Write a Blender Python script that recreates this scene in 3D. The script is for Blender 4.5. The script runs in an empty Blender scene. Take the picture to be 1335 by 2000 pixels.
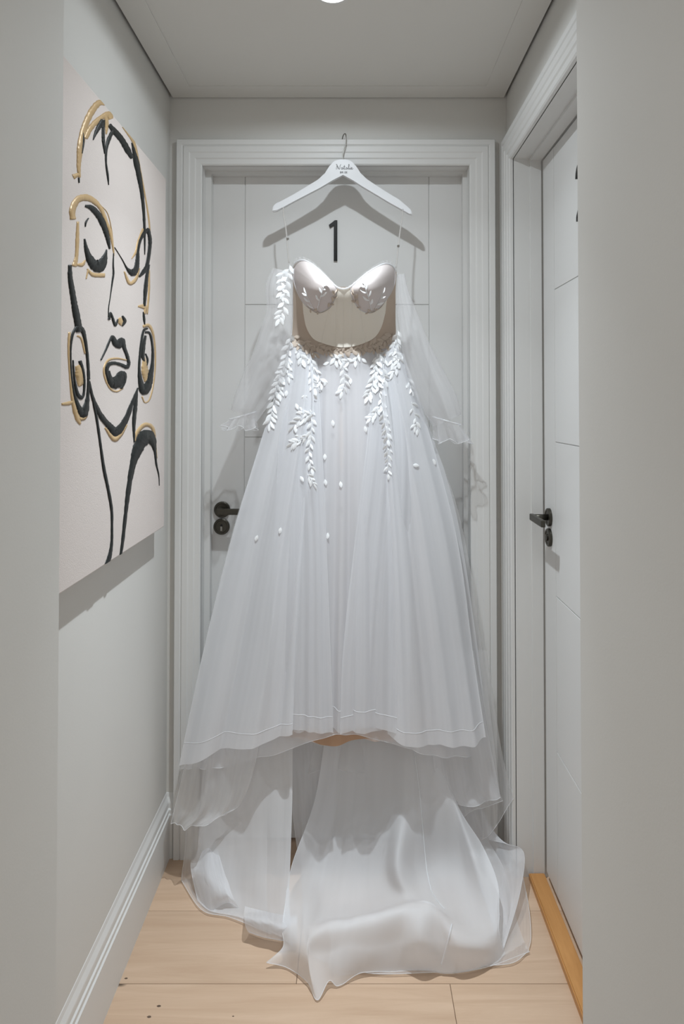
import bpy, bmesh, math, random
import numpy as np
from mathutils import Vector, Matrix, noise as mnoise
from mathutils.bvhtree import BVHTree

random.seed(7)
SC = bpy.context.scene
COL = SC.collection

# ------------------------------------------------------------------ camera
F_PX = 1331.0            # focal length in pixels of the 1335x2000 frame
CAM_H = 1.320
PITCH = math.radians(1.1)
CX, CY = 688.0, 790.0 - F_PX * math.tan(PITCH)
cam_d = bpy.data.cameras.new('camera')
cam = bpy.data.objects.new('camera', cam_d)
COL.objects.link(cam)
cam.location = (0, 0, CAM_H)
cam.rotation_euler = (math.radians(90) + PITCH, 0, 0)
cam_d.sensor_fit = 'AUTO'
cam_d.sensor_width = 36.0
cam_d.lens = F_PX / 2000.0 * 36.0
cam_d.shift_x = (667.5 - CX) / 2000.0
cam_d.shift_y = (CY - 1000.0) / 2000.0
cam_d.clip_start = 0.02
SC.camera = cam

# ------------------------------------------------------------------ world, lamps, exposure
W = bpy.data.worlds.new('world')
SC.world = W
W.use_nodes = True
bg = W.node_tree.nodes['Background']
bg.inputs['Color'].default_value = (1.0, 0.985, 0.955, 1)
bg.inputs['Strength'].default_value = 0.60

LAMP = Vector((-0.045, 1.500, 2.232))
def spot(name, loc, power, size, blend, soft, col):
    d = bpy.data.lights.new(name, 'SPOT')
    d.energy = power; d.spot_size = math.radians(size); d.spot_blend = blend
    d.shadow_soft_size = soft; d.color = col
    o = bpy.data.objects.new(name, d); COL.objects.link(o); o.location = loc
    return o
BEAM = [(0.0, 0.02), (0.17, 0.03), (0.454, 0.052), (0.707, 0.14), (0.866, 0.32), (0.940, 0.58), (0.966, 0.75), (1.0, 1.0)]
def beam_profile(o):          # measured-style distribution of a lensed downlight: strength over the cosine from straight down
    o.data.use_nodes = True
    n, l = o.data.node_tree.nodes, o.data.node_tree.links
    em = [k for k in n if k.type == 'EMISSION'][0]
    tc = n.new('ShaderNodeTexCoord'); sx = n.new('ShaderNodeSeparateXYZ'); l.new(tc.outputs['Normal'], sx.inputs[0])
    ab = n.new('ShaderNodeMath'); ab.operation = 'ABSOLUTE'; l.new(sx.outputs['Z'], ab.inputs[0])
    cr = n.new('ShaderNodeValToRGB'); e = cr.color_ramp.elements
    e[0].position, e[0].color = BEAM[0][0], (BEAM[0][1],)*3 + (1,)
    e[1].position, e[1].color = BEAM[-1][0], (BEAM[-1][1],)*3 + (1,)
    for p, v in BEAM[1:-1]:
        k = e.new(p); k.color = (v, v, v, 1)
    l.new(ab.outputs[0], cr.inputs['Fac']); l.new(cr.outputs['Color'], em.inputs['Strength'])
beam_profile(spot('downlight_lamp', LAMP, 135.0, 170, 0.15, 0.013, (0.865, 0.945, 1.0)))
spot('downlight_lamp_passage', (0.0, -0.15, 2.232), 6.0, 150, 0.9, 0.03, (0.95, 0.97, 1.0))

SC.view_settings.view_transform = 'Standard'
SC.view_settings.look = 'None'
SC.view_settings.gamma = 1.0
SC.view_settings.use_curve_mapping = False
SC.view_settings.exposure = 0.2
SC.cycles.transparent_max_bounces = 24
SC.cycles.max_bounces = 8
SC.cycles.diffuse_bounces = 4
SC.cycles.adaptive_threshold = 0.02

# ------------------------------------------------------------------ picture -> place
_c, _s = math.cos(PITCH), math.sin(PITCH)
def ray(px, py):
    u = (px - CX) / F_PX; v = (CY - py) / F_PX
    return Vector((u, _c - v * _s, _s + v * _c))
def P(px, py, Y):                     # point seen at a pixel, at depth Y
    d = ray(px, py); k = Y / d.y
    return Vector((d.x * k, Y, CAM_H + d.z * k))
def FL(px, py, z=0.0):                # point seen at a pixel, at height z
    d = ray(px, py); k = (z - CAM_H) / d.z
    return Vector((d.x * k, d.y * k, z))
def PX(px, py, X):                    # point seen at a pixel, on the plane x = X
    d = ray(px, py); k = X / d.x
    return Vector((X, d.y * k, CAM_H + d.z * k))

# ------------------------------------------------------------------ materials
def srgb(r, g, b):
    f = lambda c: (c/255/12.92) if c/255 <= 0.04045 else ((c/255+0.055)/1.055)**2.4
    return (f(r), f(g), f(b))
MATS = {}
def nodes_of(m):
    m.use_nodes = True
    return m.node_tree.nodes, m.node_tree.links
def paint(name, col, rough=0.6, bump=0.02, scale=220, var=0.03, spec=0.3, metal=0.0):
    m = bpy.data.materials.new(name); n, l = nodes_of(m); MATS[name] = m
    b = n['Principled BSDF']
    b.inputs['Roughness'].default_value = rough
    b.inputs['Metallic'].default_value = metal
    b.inputs['Specular IOR Level'].default_value = spec
    tc = n.new('ShaderNodeTexCoord')
    nz = n.new('ShaderNodeTexNoise'); nz.inputs['Scale'].default_value = scale; nz.inputs['Detail'].default_value = 4
    l.new(tc.outputs['Object'], nz.inputs['Vector'])
    nz2 = n.new('ShaderNodeTexNoise'); nz2.inputs['Scale'].default_value = 2.5
    l.new(tc.outputs['Object'], nz2.inputs['Vector'])
    mx = n.new('ShaderNodeMix'); mx.data_type = 'RGBA'
    mx.inputs['A'].default_value = (*[c*(1-var) for c in col], 1)
    mx.inputs['B'].default_value = (*[min(1, c*(1+var)) for c in col], 1)
    l.new(nz2.outputs['Fac'], mx.inputs['Factor'])
    l.new(mx.outputs['Result'], b.inputs['Base Color'])
    bp = n.new('ShaderNodeBump'); bp.inputs['Strength'].default_value = bump; bp.inputs['Distance'].default_value = 0.002
    l.new(nz.outputs['Fac'], bp.inputs['Height']); l.new(bp.outputs['Normal'], b.inputs['Normal'])
    return m
def cloth(name, col, alpha, transl=0.4, streak=0.0):
    m = bpy.data.materials.new(name); n, l = nodes_of(m); MATS[name] = m
    n.remove(n['Principled BSDF']); out = n['Material Output']
    df = n.new('ShaderNodeBsdfDiffuse'); df.inputs['Color'].default_value = (*col, 1)
    tl = n.new('ShaderNodeBsdfTranslucent'); tl.inputs['Color'].default_value = (*col, 1)
    m1 = n.new('ShaderNodeMixShader'); m1.inputs[0].default_value = transl
    l.new(df.outputs[0], m1.inputs[1]); l.new(tl.outputs[0], m1.inputs[2])
    if alpha >= 1:
        l.new(m1.outputs[0], out.inputs['Surface']); return m
    tr = n.new('ShaderNodeBsdfTransparent')
    m2 = n.new('ShaderNodeMixShader')
    l.new(tr.outputs[0], m2.inputs[1]); l.new(m1.outputs[0], m2.inputs[2])
    if streak:
        at = n.new('ShaderNodeAttribute'); at.attribute_name = 'weave'   # thread coordinate along the width of the cloth
        nz = n.new('ShaderNodeTexNoise'); nz.inputs['Scale'].default_value = 1.0; nz.inputs['Detail'].default_value = 2
        nz.inputs['Roughness'].default_value = 0.6
        l.new(at.outputs['Vector'], nz.inputs['Vector'])
        mr = n.new('ShaderNodeMapRange')
        mr.inputs['From Min'].default_value = 0.3; mr.inputs['From Max'].default_value = 0.7
        mr.inputs['To Min'].default_value = max(0, alpha - streak); mr.inputs['To Max'].default_value = min(1, alpha + streak)
        l.new(nz.outputs['Fac'], mr.inputs['Value']); l.new(mr.outputs['Result'], m2.inputs[0])
    else:
        m2.inputs[0].default_value = alpha
    l.new(m2.outputs[0], out.inputs['Surface'])
    return m
def wood(name, c1, c2, scale=(1.2, 16, 16), rough=0.45, knots=True):
    m = bpy.data.materials.new(name); n, l = nodes_of(m); MATS[name] = m
    b = n['Principled BSDF']; b.inputs['Roughness'].default_value = rough
    b.inputs['Specular IOR Level'].default_value = 0.3
    tc = n.new('ShaderNodeTexCoord'); mp = n.new('ShaderNodeMapping'); mp.inputs['Scale'].default_value = scale
    oi = n.new('ShaderNodeObjectInfo')
    ad = n.new('ShaderNodeVectorMath'); ad.operation = 'ADD'
    sc = n.new('ShaderNodeVectorMath'); sc.operation = 'SCALE'; sc.inputs['Scale'].default_value = 9.0
    cb = n.new('ShaderNodeCombineXYZ'); l.new(oi.outputs['Random'], cb.inputs[0]); l.new(oi.outputs['Random'], cb.inputs[1])
    l.new(cb.outputs[0], sc.inputs[0]); l.new(tc.outputs['Object'], ad.inputs[0]); l.new(sc.outputs[0], ad.inputs[1])
    l.new(ad.outputs[0], mp.inputs['Vector'])
    nz = n.new('ShaderNodeTexNoise'); nz.inputs['Scale'].default_value = 2.0; nz.inputs['Detail'].default_value = 7
    nz.inputs['Roughness'].default_value = 0.62; nz.inputs['Distortion'].default_value = 0.8
    l.new(mp.outputs['Vector'], nz.inputs['Vector'])
    cr = n.new('ShaderNodeValToRGB')
    cr.color_ramp.elements[0].position = 0.3; cr.color_ramp.elements[0].color = (*c1, 1)
    cr.color_ramp.elements[1].position = 0.72; cr.color_ramp.elements[1].color = (*c2, 1)
    l.new(nz.outputs['Fac'], cr.inputs['Fac'])
    hs = n.new('ShaderNodeHueSaturation')
    mr = n.new('ShaderNodeMapRange'); mr.inputs['To Min'].default_value = 0.94; mr.inputs['To Max'].default_value = 1.05
    l.new(oi.outputs['Random'], mr.inputs['Value']); l.new(mr.outputs['Result'], hs.inputs['Value'])
    src = cr.outputs['Color']
    if knots:
        vo = n.new('ShaderNodeTexVoronoi'); vo.inputs['Scale'].default_value = 1.0
        mp2 = n.new('ShaderNodeMapping'); mp2.inputs['Scale'].default_value = (3.0, 6.0, 1.0)
        l.new(ad.outputs[0], mp2.inputs['Vector']); l.new(mp2.outputs['Vector'], vo.inputs['Vector'])
        kr = n.new('ShaderNodeMapRange'); kr.inputs['From Min'].default_value = 0.015; kr.inputs['From Max'].default_value = 0.05
        l.new(vo.outputs['Distance'], kr.inputs['Value'])
        mx = n.new('ShaderNodeMix'); mx.data_type = 'RGBA'
        mx.inputs['A'].default_value = (*[c*0.25 for c in c1], 1)
        l.new(kr.outputs['Result'], mx.inputs['Factor']); l.new(src, mx.inputs['B'])
        src = mx.outputs['Result']
    l.new(src, hs.inputs['Color']); l.new(hs.outputs['Color'], b.inputs['Base Color'])
    bp = n.new('ShaderNodeBump'); bp.inputs['Strength'].default_value = 0.08; bp.inputs['Distance'].default_value = 0.002
    l.new(nz.outputs['Fac'], bp.inputs['Height']); l.new(bp.outputs['Normal'], b.inputs['Normal'])
    return m

M_WALL = paint('wall_paint', (0.67, 0.66, 0.632), 0.8, 0.06, 300)
M_CEIL = paint('ceiling_paint', (0.70, 0.69, 0.66), 0.85, 0.04, 300)
M_TRIM = paint('trim_paint', (0.71, 0.708, 0.695), 0.42, 0.02, 150, 0.015)
M_DOOR = paint('door_paint', (0.71, 0.708, 0.698), 0.45, 0.02, 150, 0.015)
M_GAP = paint('dark_gap', (0.03, 0.028, 0.025), 0.9)
M_BLACK = paint('black_paint', (0.006, 0.006, 0.006), 0.4)
M_BRONZE = paint('dark_bronze_metal', (0.075, 0.07, 0.058), 0.38, 0.03, 400, 0.1, 0.5, 0.85)
M_STEEL = paint('steel_wire', (0.32, 0.31, 0.29), 0.3, 0.0, 100, 0.05, 0.5, 1.0)
M_HANGER = paint('hanger_white', (0.80, 0.81, 0.83), 0.35, 0.01, 90, 0.01)
M_INK = paint('grey_ink', (0.03, 0.03, 0.032), 0.5)
M_CANVAS = paint('canvas_ground', (0.67, 0.605, 0.57), 0.75, 0.25, 500, 0.05)
M_BRUSHB = paint('black_acrylic', (0.012, 0.014, 0.013), 0.5, 0.4, 160, 0.3)
M_BRUSHG = paint('gold_acrylic', (0.56, 0.385, 0.195), 0.4, 0.5, 120, 0.12, 0.4, 0.12)
M_PLANK = wood('oak_plank', (0.50, 0.345, 0.235), (0.61, 0.445, 0.32))
M_SUB = paint('subfloor_board', (0.24, 0.16, 0.10), 0.8)
M_KNOT = paint('wood_knot', (0.12, 0.08, 0.055), 0.6)
M_SILL = wood('sill_oak', (0.42, 0.20, 0.065), (0.55, 0.28, 0.10), (16, 1.5, 16), 0.4, False)
M_LINING = cloth('nude_lining', (0.78, 0.69, 0.65), 1.0, 0.15)
M_TAN = cloth('tan_lining_hem', (0.56, 0.37, 0.25), 1.0, 0.2)
M_NUDE = cloth('nude_mesh', (0.58, 0.485, 0.405), 0.97, 0.25)
M_CORSET = cloth('cream_corset', (0.86, 0.815, 0.735), 1.0, 0.1)
M_CUP = cloth('cup_fabric', (0.68, 0.62, 0.605), 1.0, 0.1)
M_TULLE = cloth('white_tulle', (0.88, 0.89, 0.92), 0.60, 0.35, 0.04)
M_TULLE_D = cloth('dense_tulle', (0.88, 0.89, 0.92), 0.74, 0.3, 0.035)
M_SHEER = cloth('sheer_tulle', (0.90, 0.90, 0.91), 0.38, 0.4, 0.05)
M_VEIL = cloth('sleeve_tulle', (0.90, 0.90, 0.92), 0.30, 0.4, 0.04)
M_TRAIN = cloth('train_tulle', (0.93, 0.94, 0.965), 0.64, 0.32, 0.03)
M_HEM = cloth('hem_satin', (0.93, 0.94, 0.96), 0.6, 0.3)
M_LEAF = cloth('leaf_applique', (0.95, 0.96, 0.97), 1.0, 0.2)
M_LEAFB = cloth('shaded_leaf_applique', (0.62, 0.53, 0.45), 1.0, 0.2)  # beige copy of the white leaf, the bust's shade put into its colour
M_CLEAR = cloth('clear_strap', (0.72, 0.70, 0.68), 0.55, 0.3)
lm = bpy.data.materials.new('lamp_lens'); n_, l_ = nodes_of(lm)
n_['Principled BSDF'].inputs['Emission Color'].default_value = (0.95, 0.98, 1, 1)
n_['Principled BSDF'].inputs['Emission Strength'].default_value = 6.0
M_LENS = lm

# ------------------------------------------------------------------ builders
def tag(o, label=None, cat=None, group=None, kind=None):
    if label: o['label'] = label
    if cat: o['category'] = cat
    if group: o['group'] = group
    if kind: o['kind'] = kind
    return o
def empty(name, loc=(0, 0, 0)):
    o = bpy.data.objects.new(name, None); COL.objects.link(o); o.location = loc
    o.empty_display_size = 0.05
    return o
def link(name, me, mat, parent=None):
    o = bpy.data.objects.new(name, me); COL.objects.link(o)
    if mat is not None and len(me.materials) == 0: me.materials.append(mat)
    if parent is not None:
        o.parent = parent
        p, off = parent, Vector((0, 0, 0))
        while p is not None:
            off += Vector(p.location); p = p.parent
        o.location = -off            # meshes are made in world coordinates
    return o
def mesh(name, verts, faces, mat, parent=None, smooth=False):
    me = bpy.data.meshes.new(name)
    me.from_pydata([tuple(v) for v in verts], [], faces); me.update()
    if smooth:
        for p in me.polygons: p.use_smooth = True
    return link(name, me, mat, parent)
def bm_obj(name, bm, mat, parent=None, smooth=False):
    bmesh.ops.recalc_face_normals(bm, faces=bm.faces)
    me = bpy.data.meshes.new(name); bm.to_mesh(me); bm.free()
    if smooth:
        for p in me.polygons: p.use_smooth = True
    return link(name, me, mat, parent)
def add_box(bm, x0, x1, y0, y1, z0, z1):
    vs = [bm.verts.new((x, y, z)) for x in (x0, x1) for y in (y0, y1) for z in (z0, z1)]
    for f in ((0, 1, 3, 2), (4, 6, 7, 5), (0, 4, 5, 1), (2, 3, 7, 6), (0, 2, 6, 4), (1, 5, 7, 3)):
        bm.faces.new([vs[i] for i in f])
def box(name, x0, x1, y0, y1, z0, z1, mat, parent=None, bevel=0.0):
    bm = bmesh.new(); add_box(bm, x0, x1, y0, y1, z0, z1)
    if bevel:
        bmesh.ops.bevel(bm, geom=list(bm.edges), offset=bevel, segments=2, affect='EDGES', profile=0.6)
    return bm_obj(name, bm, mat, parent)
def prism(name, poly, axis, a, b, mat, parent=None, bevel=0.0):
    """poly: 2D points; extruded along axis ('x','y','z') from a to b"""
    bm = bmesh.new()
    def v3(p, t):
        return {'x': (t, p[0], p[1]), 'y': (p[0], t, p[1]), 'z': (p[0], p[1], t)}[axis]
    A = [bm.verts.new(v3(p, a)) for p in poly]; B = [bm.verts.new(v3(p, b)) for p in poly]
    n = len(poly)
    bm.faces.new(A); bm.faces.new(B)
    for i in range(n): bm.faces.new([A[i], A[(i+1) % n], B[(i+1) % n], B[i]])
    if bevel: bmesh.ops.bevel(bm, geom=list(bm.edges), offset=bevel, segments=2, affect='EDGES')
    return bm_obj(name, bm, mat, parent)
def cr_chain(pts, n):
    """Catmull-Rom through pts (array k x d) -> n samples"""
    p = np.asarray(pts, float); k = len(p)
    if k == 2:
        t = np.linspace(0, 1, n)[:, None]; return p[0]*(1-t) + p[1]*t
    q = np.vstack([2*p[0]-p[1], p, 2*p[-1]-p[-2]])
    out = []
    for s in np.linspace(0, k-1, n):
        i = min(int(s), k-2); t = s - i
        a, b, c, d = q[i], q[i+1], q[i+2], q[i+3]
        out.append(0.5*((2*b) + (-a+c)*t + (2*a-5*b+4*c-d)*t*t + (-a+3*b-3*c+d)*t**3))
    return np.array(out)
def tube(name, pts, r, mat, parent=None, seg=8, radii=None, flat=1.0):
    pts = [Vector(p) for p in pts]; vs, fs = [], []
    up = None
    for i, p in enumerate(pts):
        d = (pts[min(i+1, len(pts)-1)] - pts[max(i-1, 0)])
        if d.length < 1e-9: d = Vector((0, 0, 1))
        d.normalize()
        if up is None:
            up = Vector((0, 1, 0)) if abs(d.y) < 0.9 else Vector((1, 0, 0))
        a = d.cross(up)
        if a.length < 1e-6: a = d.orthogonal()
        a.normalize(); b = a.cross(d).normalized(); up = b
        rr = radii[i] if radii else r
        for k in range(seg):
            t = 2*math.pi*k/seg
            vs.append(p + a*math.cos(t)*rr + b*math.sin(t)*rr*flat)
    for i in range(len(pts)-1):
        for k in range(seg):
            fs.append((i*seg+k, i*seg+(k+1) % seg, (i+1)*seg+(k+1) % seg, (i+1)*seg+k))
    fs.append(tuple(range(seg))[::-1]); fs.append(tuple((len(pts)-1)*seg+k for k in range(seg)))
    return mesh(name, vs, fs, mat, parent, True)
def lathe(name, prof, origin, axis, mat, parent=None, seg=28):
    """prof: (r, h) pairs, closed at both ends with fans; axis = direction of h"""
    ax = Vector(axis).normalized(); a = ax.orthogonal().normalized(); b = ax.cross(a); o = Vector(origin)
    vs, fs = [], []
    for r, h in prof:
        for k in range(seg):
            t = 2*math.pi*k/seg
            vs.append(o + ax*h + (a*math.cos(t) + b*math.sin(t))*r)
    n = len(prof)
    for i in range(n-1):
        for k in range(seg):
            fs.append((i*seg+k, i*seg+(k+1) % seg, (i+1)*seg+(k+1) % seg, (i+1)*seg+k))
    fs.append(tuple(range(seg))[::-1]); fs.append(tuple((n-1)*seg+k for k in range(seg)))
    ob = mesh(name, vs, fs, mat, parent)
    return ob

# ================================================================== the setting
YW = 2.02                 # back wall plane
YD = 2.09                 # back door leaf
XL, XR = -0.545, 0.459    # corridor walls
ZC = 2.238                # ceiling
NB0, NB1 = 0.30, 1.0      # passage walls nearer the camera
NXL, NXR = -0.428, 0.332

# floor and its planks
floor = box('floor', -1.4, 1.4, -1.5, 2.3, -0.06, -0.0125, M_SUB)
tag(floor, 'pale oak plank floor running across the corridor', 'floor', kind='structure')
rows = [2.30, 2.03, 1.803, 1.579, 1.35, 1.121, 0.892, 0.663, 0.434, 0.205, -0.024, -0.253, -0.482, -0.711, -0.94, -1.169, -1.4]
butts = {2: [-0.128], 3: [0.222], 1: [0.62], 4: [-0.3], 5: [0.4]}
for i in range(len(rows)-1):
    xs = [-1.4] + butts.get(i, [random.uniform(-0.7, 0.7)]) + [1.4]
    for a, b in zip(xs[:-1], xs[1:]):
        g = 0.0005
        bm = bmesh.new(); add_box(bm, a+g, b-g, rows[i+1]+g, rows[i]-g, -0.012, 0.0)
        top = [e for e in bm.edges if all(abs(v.co.z) < 1e-6 for v in e.verts)]
        bmesh.ops.bevel(bm, geom=top, offset=0.0007, segments=1, affect='EDGES')
        bm_obj('plank', bm, M_PLANK, floor)

for kx, ky, kr in ((310, 1965, 0.0036), (291, 1986, 0.0036), (246, 1911, 0.003), (455, 1985, 0.0018)):
    k = FL(kx, ky); vs = [(k.x, k.y, 0.0006)] + [(k.x + kr*1.25*math.cos(t*math.pi/5)*(1+0.25*math.sin(3*t)), k.y + kr*0.8*math.sin(t*math.pi/5), 0.0002) for t in range(10)]
    mesh('knot', vs, [(0, 1+t, 1+(t+1) % 10) for t in range(10)], M_KNOT, floor)

# walls
def wall(name, parts, label, mat=M_WALL):
    bm = bmesh.new()
    for p in parts: add_box(bm, *p)
    return tag(bm_obj(name, bm, mat), label, 'wall', kind='structure')
D1L, D1R, D1T = -0.446, 0.347, 2.030         # back door opening
wall('wall_back', [(XL-0.12, D1L-0.015, YW, YW+0.14, 0, 2.36), (D1R+0.015, XR+0.3, YW, YW+0.14, 0, 2.36),
                   (D1L-0.015, D1R+0.015, YW, YW+0.14, D1T+0.015, 2.36)], 'greige painted end wall above and around the door numbered one')
wall('wall_left', [(XL-0.12, XL, NB1-0.1, YW, 0, 2.36)], 'greige painted side wall behind the canvas painting')
D2F, D2N, D2T = 1.93, 1.14, 2.020            # side door opening (far, near, top)
XD2 = 0.539
wall('wall_right', [(XR, XR+0.14, D2F+0.012, YW, 0, 2.36), (XR, XR+0.14, NB1-0.1, D2N-0.012, 0, 2.36),
                    (XR, XR+0.14, D2N-0.012, D2F+0.012, D2T+0.012, 2.36)], 'greige painted side wall around the door with a lever handle')
wall('wall_near_left', [(-1.4, NXL, NB0, NB1, 0, 2.36)], 'plain grey projecting wall end in front of the canvas painting')
wall('wall_near_right', [(NXR, 1.4, NB0, NB1, 0, 2.36)], 'plain grey projecting wall end in front of the side door')

# ceiling with a shadow gap all round
ce = box('ceiling', XL+0.009, XR-0.008, NB1, YW-0.004, ZC, ZC+0.06, M_CEIL)
tag(ce, 'flat off-white ceiling panel with a thin shadow gap around it', 'ceiling', kind='structure')
box('upper_slab', -1.4, 1.4, -1.5, 2.3, 2.36, 2.42, M_CEIL, ce)
box('passage_ceiling', -1.4, 1.4, -1.5, NB1, ZC, ZC+0.10, M_CEIL, ce)
bm = bmesh.new()
add_box(bm, XL+0.009, XL+0.075, NB1, YW-0.004, ZC-0.0025, ZC)
add_box(bm, XR-0.074, XR-0.008, NB1, YW-0.004, ZC-0.0025, ZC)
add_box(bm, XL+0.075, XR-0.074, YW-0.075, YW-0.004, ZC-0.0025, ZC)
bm_obj('ceiling_border', bm, M_CEIL, ce)

# skirting boards: stepped profile swept along the left wall, with a short return on the end wall
prof = [(0, 0), (0.0135, 0), (0.0135, 0.124), (0.0105, 0.128), (0.0105, 0.138), (0.0075, 0.142), (0.0075, 0.154), (0.0070, 0.158),
        (0.0025, 0.172), (0.0010, 0.182), (0, 0.184)]
def sweep(name, prof, pts, nrm, mat, parent=None):
    """prof (out, up); pts ground points, nrm outward vector at each"""
    vs, fs = [], []
    n = len(prof)
    for p, q in zip(pts, nrm):
        for o, u in prof: vs.append((p[0]+q[0]*o, p[1]+q[1]*o, u))
    for i in range(len(pts)-1):
        for k in range(n-1):
            fs.append((i*n+k, i*n+k+1, (i+1)*n+k+1, (i+1)*n+k))
    fs.append(tuple(range(n))); fs.append(tuple((len(pts)-1)*n+k for k in range(n))[::-1])
    return mesh(name, vs, fs, mat, parent)
tag(sweep('baseboard_left', prof, [(XL, NB1), (XL, YW)], [(1, 0), (1, -1)], M_TRIM),
    'white ridged skirting board along the left wall', 'baseboard', kind='structure')
tag(sweep('baseboard_back', prof, [(XL, YW), (D1L-0.077, YW)], [(1, -1), (0, -1)], M_TRIM),
    'short white ridged skirting board beside the end door frame', 'baseboard', kind='structure')

# door casings: profile mitred around an opening.  w = distance from the opening, d = how far it stands proud
CPROF = [(0.0, 0.0), (0.0, 0.010), (0.004, 0.013), (0.020, 0.0135), (0.024, 0.0165), (0.040, 0.017), (0.044, 0.0195),
         (0.062, 0.020), (0.066, 0.0165), (0.070, 0.020), (0.086, 0.020), (0.088, 0.018), (0.088, 0.0)]
def casing(name, a, b, top, to3, mat, parent, prof=CPROF, bottom=0.0):
    """a<b opening sides along the wall, to3(s, z, d) -> point"""
    vs, fs = [], []; n = len(prof)
    for w, d in prof: vs.append(to3(a-w, bottom, d))
    for w, d in prof: vs.append(to3(a-w, top+w, d))
    for w, d in prof: vs.append(to3(b+w, top+w, d))
    for w, d in prof: vs.append(to3(b+w, bottom, d))
    names = ['side', 'head', 'side']
    out = []
    for i in range(3):
        v = vs[i*n:(i+2)*n]; f = [(k, k+1, n+k+1, n+k) for k in range(n-1)]
        f += [tuple(range(n)), tuple(n+k for k in range(n))[::-1]]
        ob = mesh(name + '_' + names[i], v, f, mat, parent)
        bm = bmesh.new(); bm.from_mesh(ob.data); bmesh.ops.recalc_face_normals(bm, faces=bm.faces); bm.to_mesh(ob.data); bm.free()
        out.append(ob)
    return out

# ---- door in the end wall
d1 = tag(empty('door_1', (0, YD, 0)), 'white panelled door numbered one at the end of the corridor', 'door', kind='structure')
casing('casing', D1L, D1R, D1T, lambda s, z, d: (s, YW-d, z), M_TRIM, d1, [(w*0.85, d) for w, d in CPROF])
bm = bmesh.new()
add_box(bm, D1L-0.015, D1L, YW-0.002, YW+0.14, 0, D1T); add_box(bm, D1R, D1R+0.015, YW-0.002, YW+0.14, 0, D1T)
add_box(bm, D1L-0.015, D1R+0.015, YW-0.002, YW+0.14, D1T, D1T+0.015)
bm_obj('jamb', bm, M_TRIM, d1)
bm = bmesh.new()
add_box(bm, D1L, D1L+0.017, YD-0.03, YD-0.0004, 0, D1T-0.008); add_box(bm, D1R-0.012, D1R, YD-0.03, YD-0.0004, 0, D1T-0.008)
add_box(bm, D1L, D1R, YD-0.03, YD-0.0004, D1T-0.008, D1T)
bm_obj('door_stop', bm, M_TRIM, d1)
leaf = box('leaf', D1L+0.002, D1R-0.002, YD+0.003, YD+0.04, 0.006, D1T-0.003, M_DOOR, d1)
gx0, gx1 = -0.331, 0.2355
ZS = [0.006, 0.404, 0.812, 1.220, 1.627, D1T-0.003]
box('stile', D1L+0.002, gx0-0.0012, YD, YD+0.004, 0.006, D1T-0.003, M_DOOR, leaf, 0.0009)
box('stile', gx1+0.0012, D1R-0.002, YD, YD+0.004, 0.006, D1T-0.003, M_DOOR, leaf, 0.0009)
for a, b in zip(ZS[:-1], ZS[1:]):
    box('panel', gx0+0.0012, gx1-0.0012, YD, YD+0.004, a+0.0012, b-0.0012, M_DOOR, leaf, 0.0009)
# house number 1
c1 = P(655, 470, YD)
nx, zt, zb = c1.x, P(655, 431, YD).z, P(655, 510, YD).z
prism('number_one', [(nx+0.0055, zb), (nx+0.0055, zt), (nx-0.0020, zt), (nx-0.0205, zt-0.0145), (nx-0.0170, zt-0.0235), (nx-0.0055, zt-0.0150), (nx-0.0055, zb)],
      'y', YD-0.006, YD-0.001, M_BLACK, d1)
# lever on a round rose and a keyhole rose
def rose(p, axis, parent, name):
    return lathe(name, [(0.0245, 0), (0.0245, 0.0065), (0.0225, 0.0085), (0.0185, 0.0085), (0.0175, 0.0070), (0.0001, 0.0070)], p, axis, M_BRONZE, parent)
h1 = P(434, 995, YD); k1 = P(433, 1028, YD)
r1 = rose(h1, (0, -1, 0), d1, 'lever_rose')
tube('lever_neck', [h1 + Vector((0, -0.006, 0)), h1 + Vector((0, -0.045, 0))], 0.0085, M_BRONZE, r1, 14)
box('lever_handle', h1.x-0.010, h1.x+0.110, h1.y-0.052, h1.y-0.041, h1.z-0.009, h1.z+0.009, M_BRONZE, r1, 0.003)
r2 = rose(k1, (0, -1, 0), d1, 'keyhole_rose')
box('key_slot', k1.x-0.0030, k1.x+0.0030, k1.y-0.0095, k1.y-0.006, k1.z-0.0125, k1.z+0.001, M_STEEL, r2, 0.0008)
lathe('key_hole', [(0.0036, 0), (0.0036, 0.0086), (0.0001, 0.0086)], k1 + Vector((0, 0, 0.004)), (0, -1, 0), M_BLACK, r2, 16)

# ---- door in the right wall
d2 = tag(empty('door_2', (XD2, 1.53, 0)), 'white panelled door with bronze lever in the right wall', 'door', kind='structure')
casing('casing', D2N, D2F, D2T, lambda s, z, d: (XR-d, s, z), M_TRIM, d2, [(w*0.86, d) for w, d in CPROF])
bm = bmesh.new()
add_box(bm, XR-0.002, XR+0.14, D2F, D2F+0.012, 0, D2T); add_box(bm, XR-0.002, XR+0.14, D2N-0.012, D2N, 0, D2T)
add_box(bm, XR-0.002, XR+0.14, D2N-0.012, D2F+0.012, D2T, D2T+0.012)
bm_obj('jamb', bm, M_TRIM, d2)
bm = bmesh.new()
add_box(bm, XR+0.045, XD2-0.004, D2F-0.008, D2F, 0.0, D2T-0.008); add_box(bm, XR+0.045, XD2-0.004, D2N, D2N+0.008, 0.0, D2T-0.008)
add_box(bm, XR+0.045, XD2-0.004, D2N, D2F, D2T-0.008, D2T)
bm_obj('door_stop', bm, M_TRIM, d2)
leaf = box('leaf', XD2+0.003, XD2+0.04, D2N+0.002, D2F-0.011, 0.024, D2T-0.010, M_DOOR, d2)
gy0, gy1 = D2N+0.112, D2F-0.114
box('stile', XD2, XD2+0.004, gy1+0.0012, D2F-0.0115, 0.024, D2T-0.010, M_DOOR, leaf, 0.0009)
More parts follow.
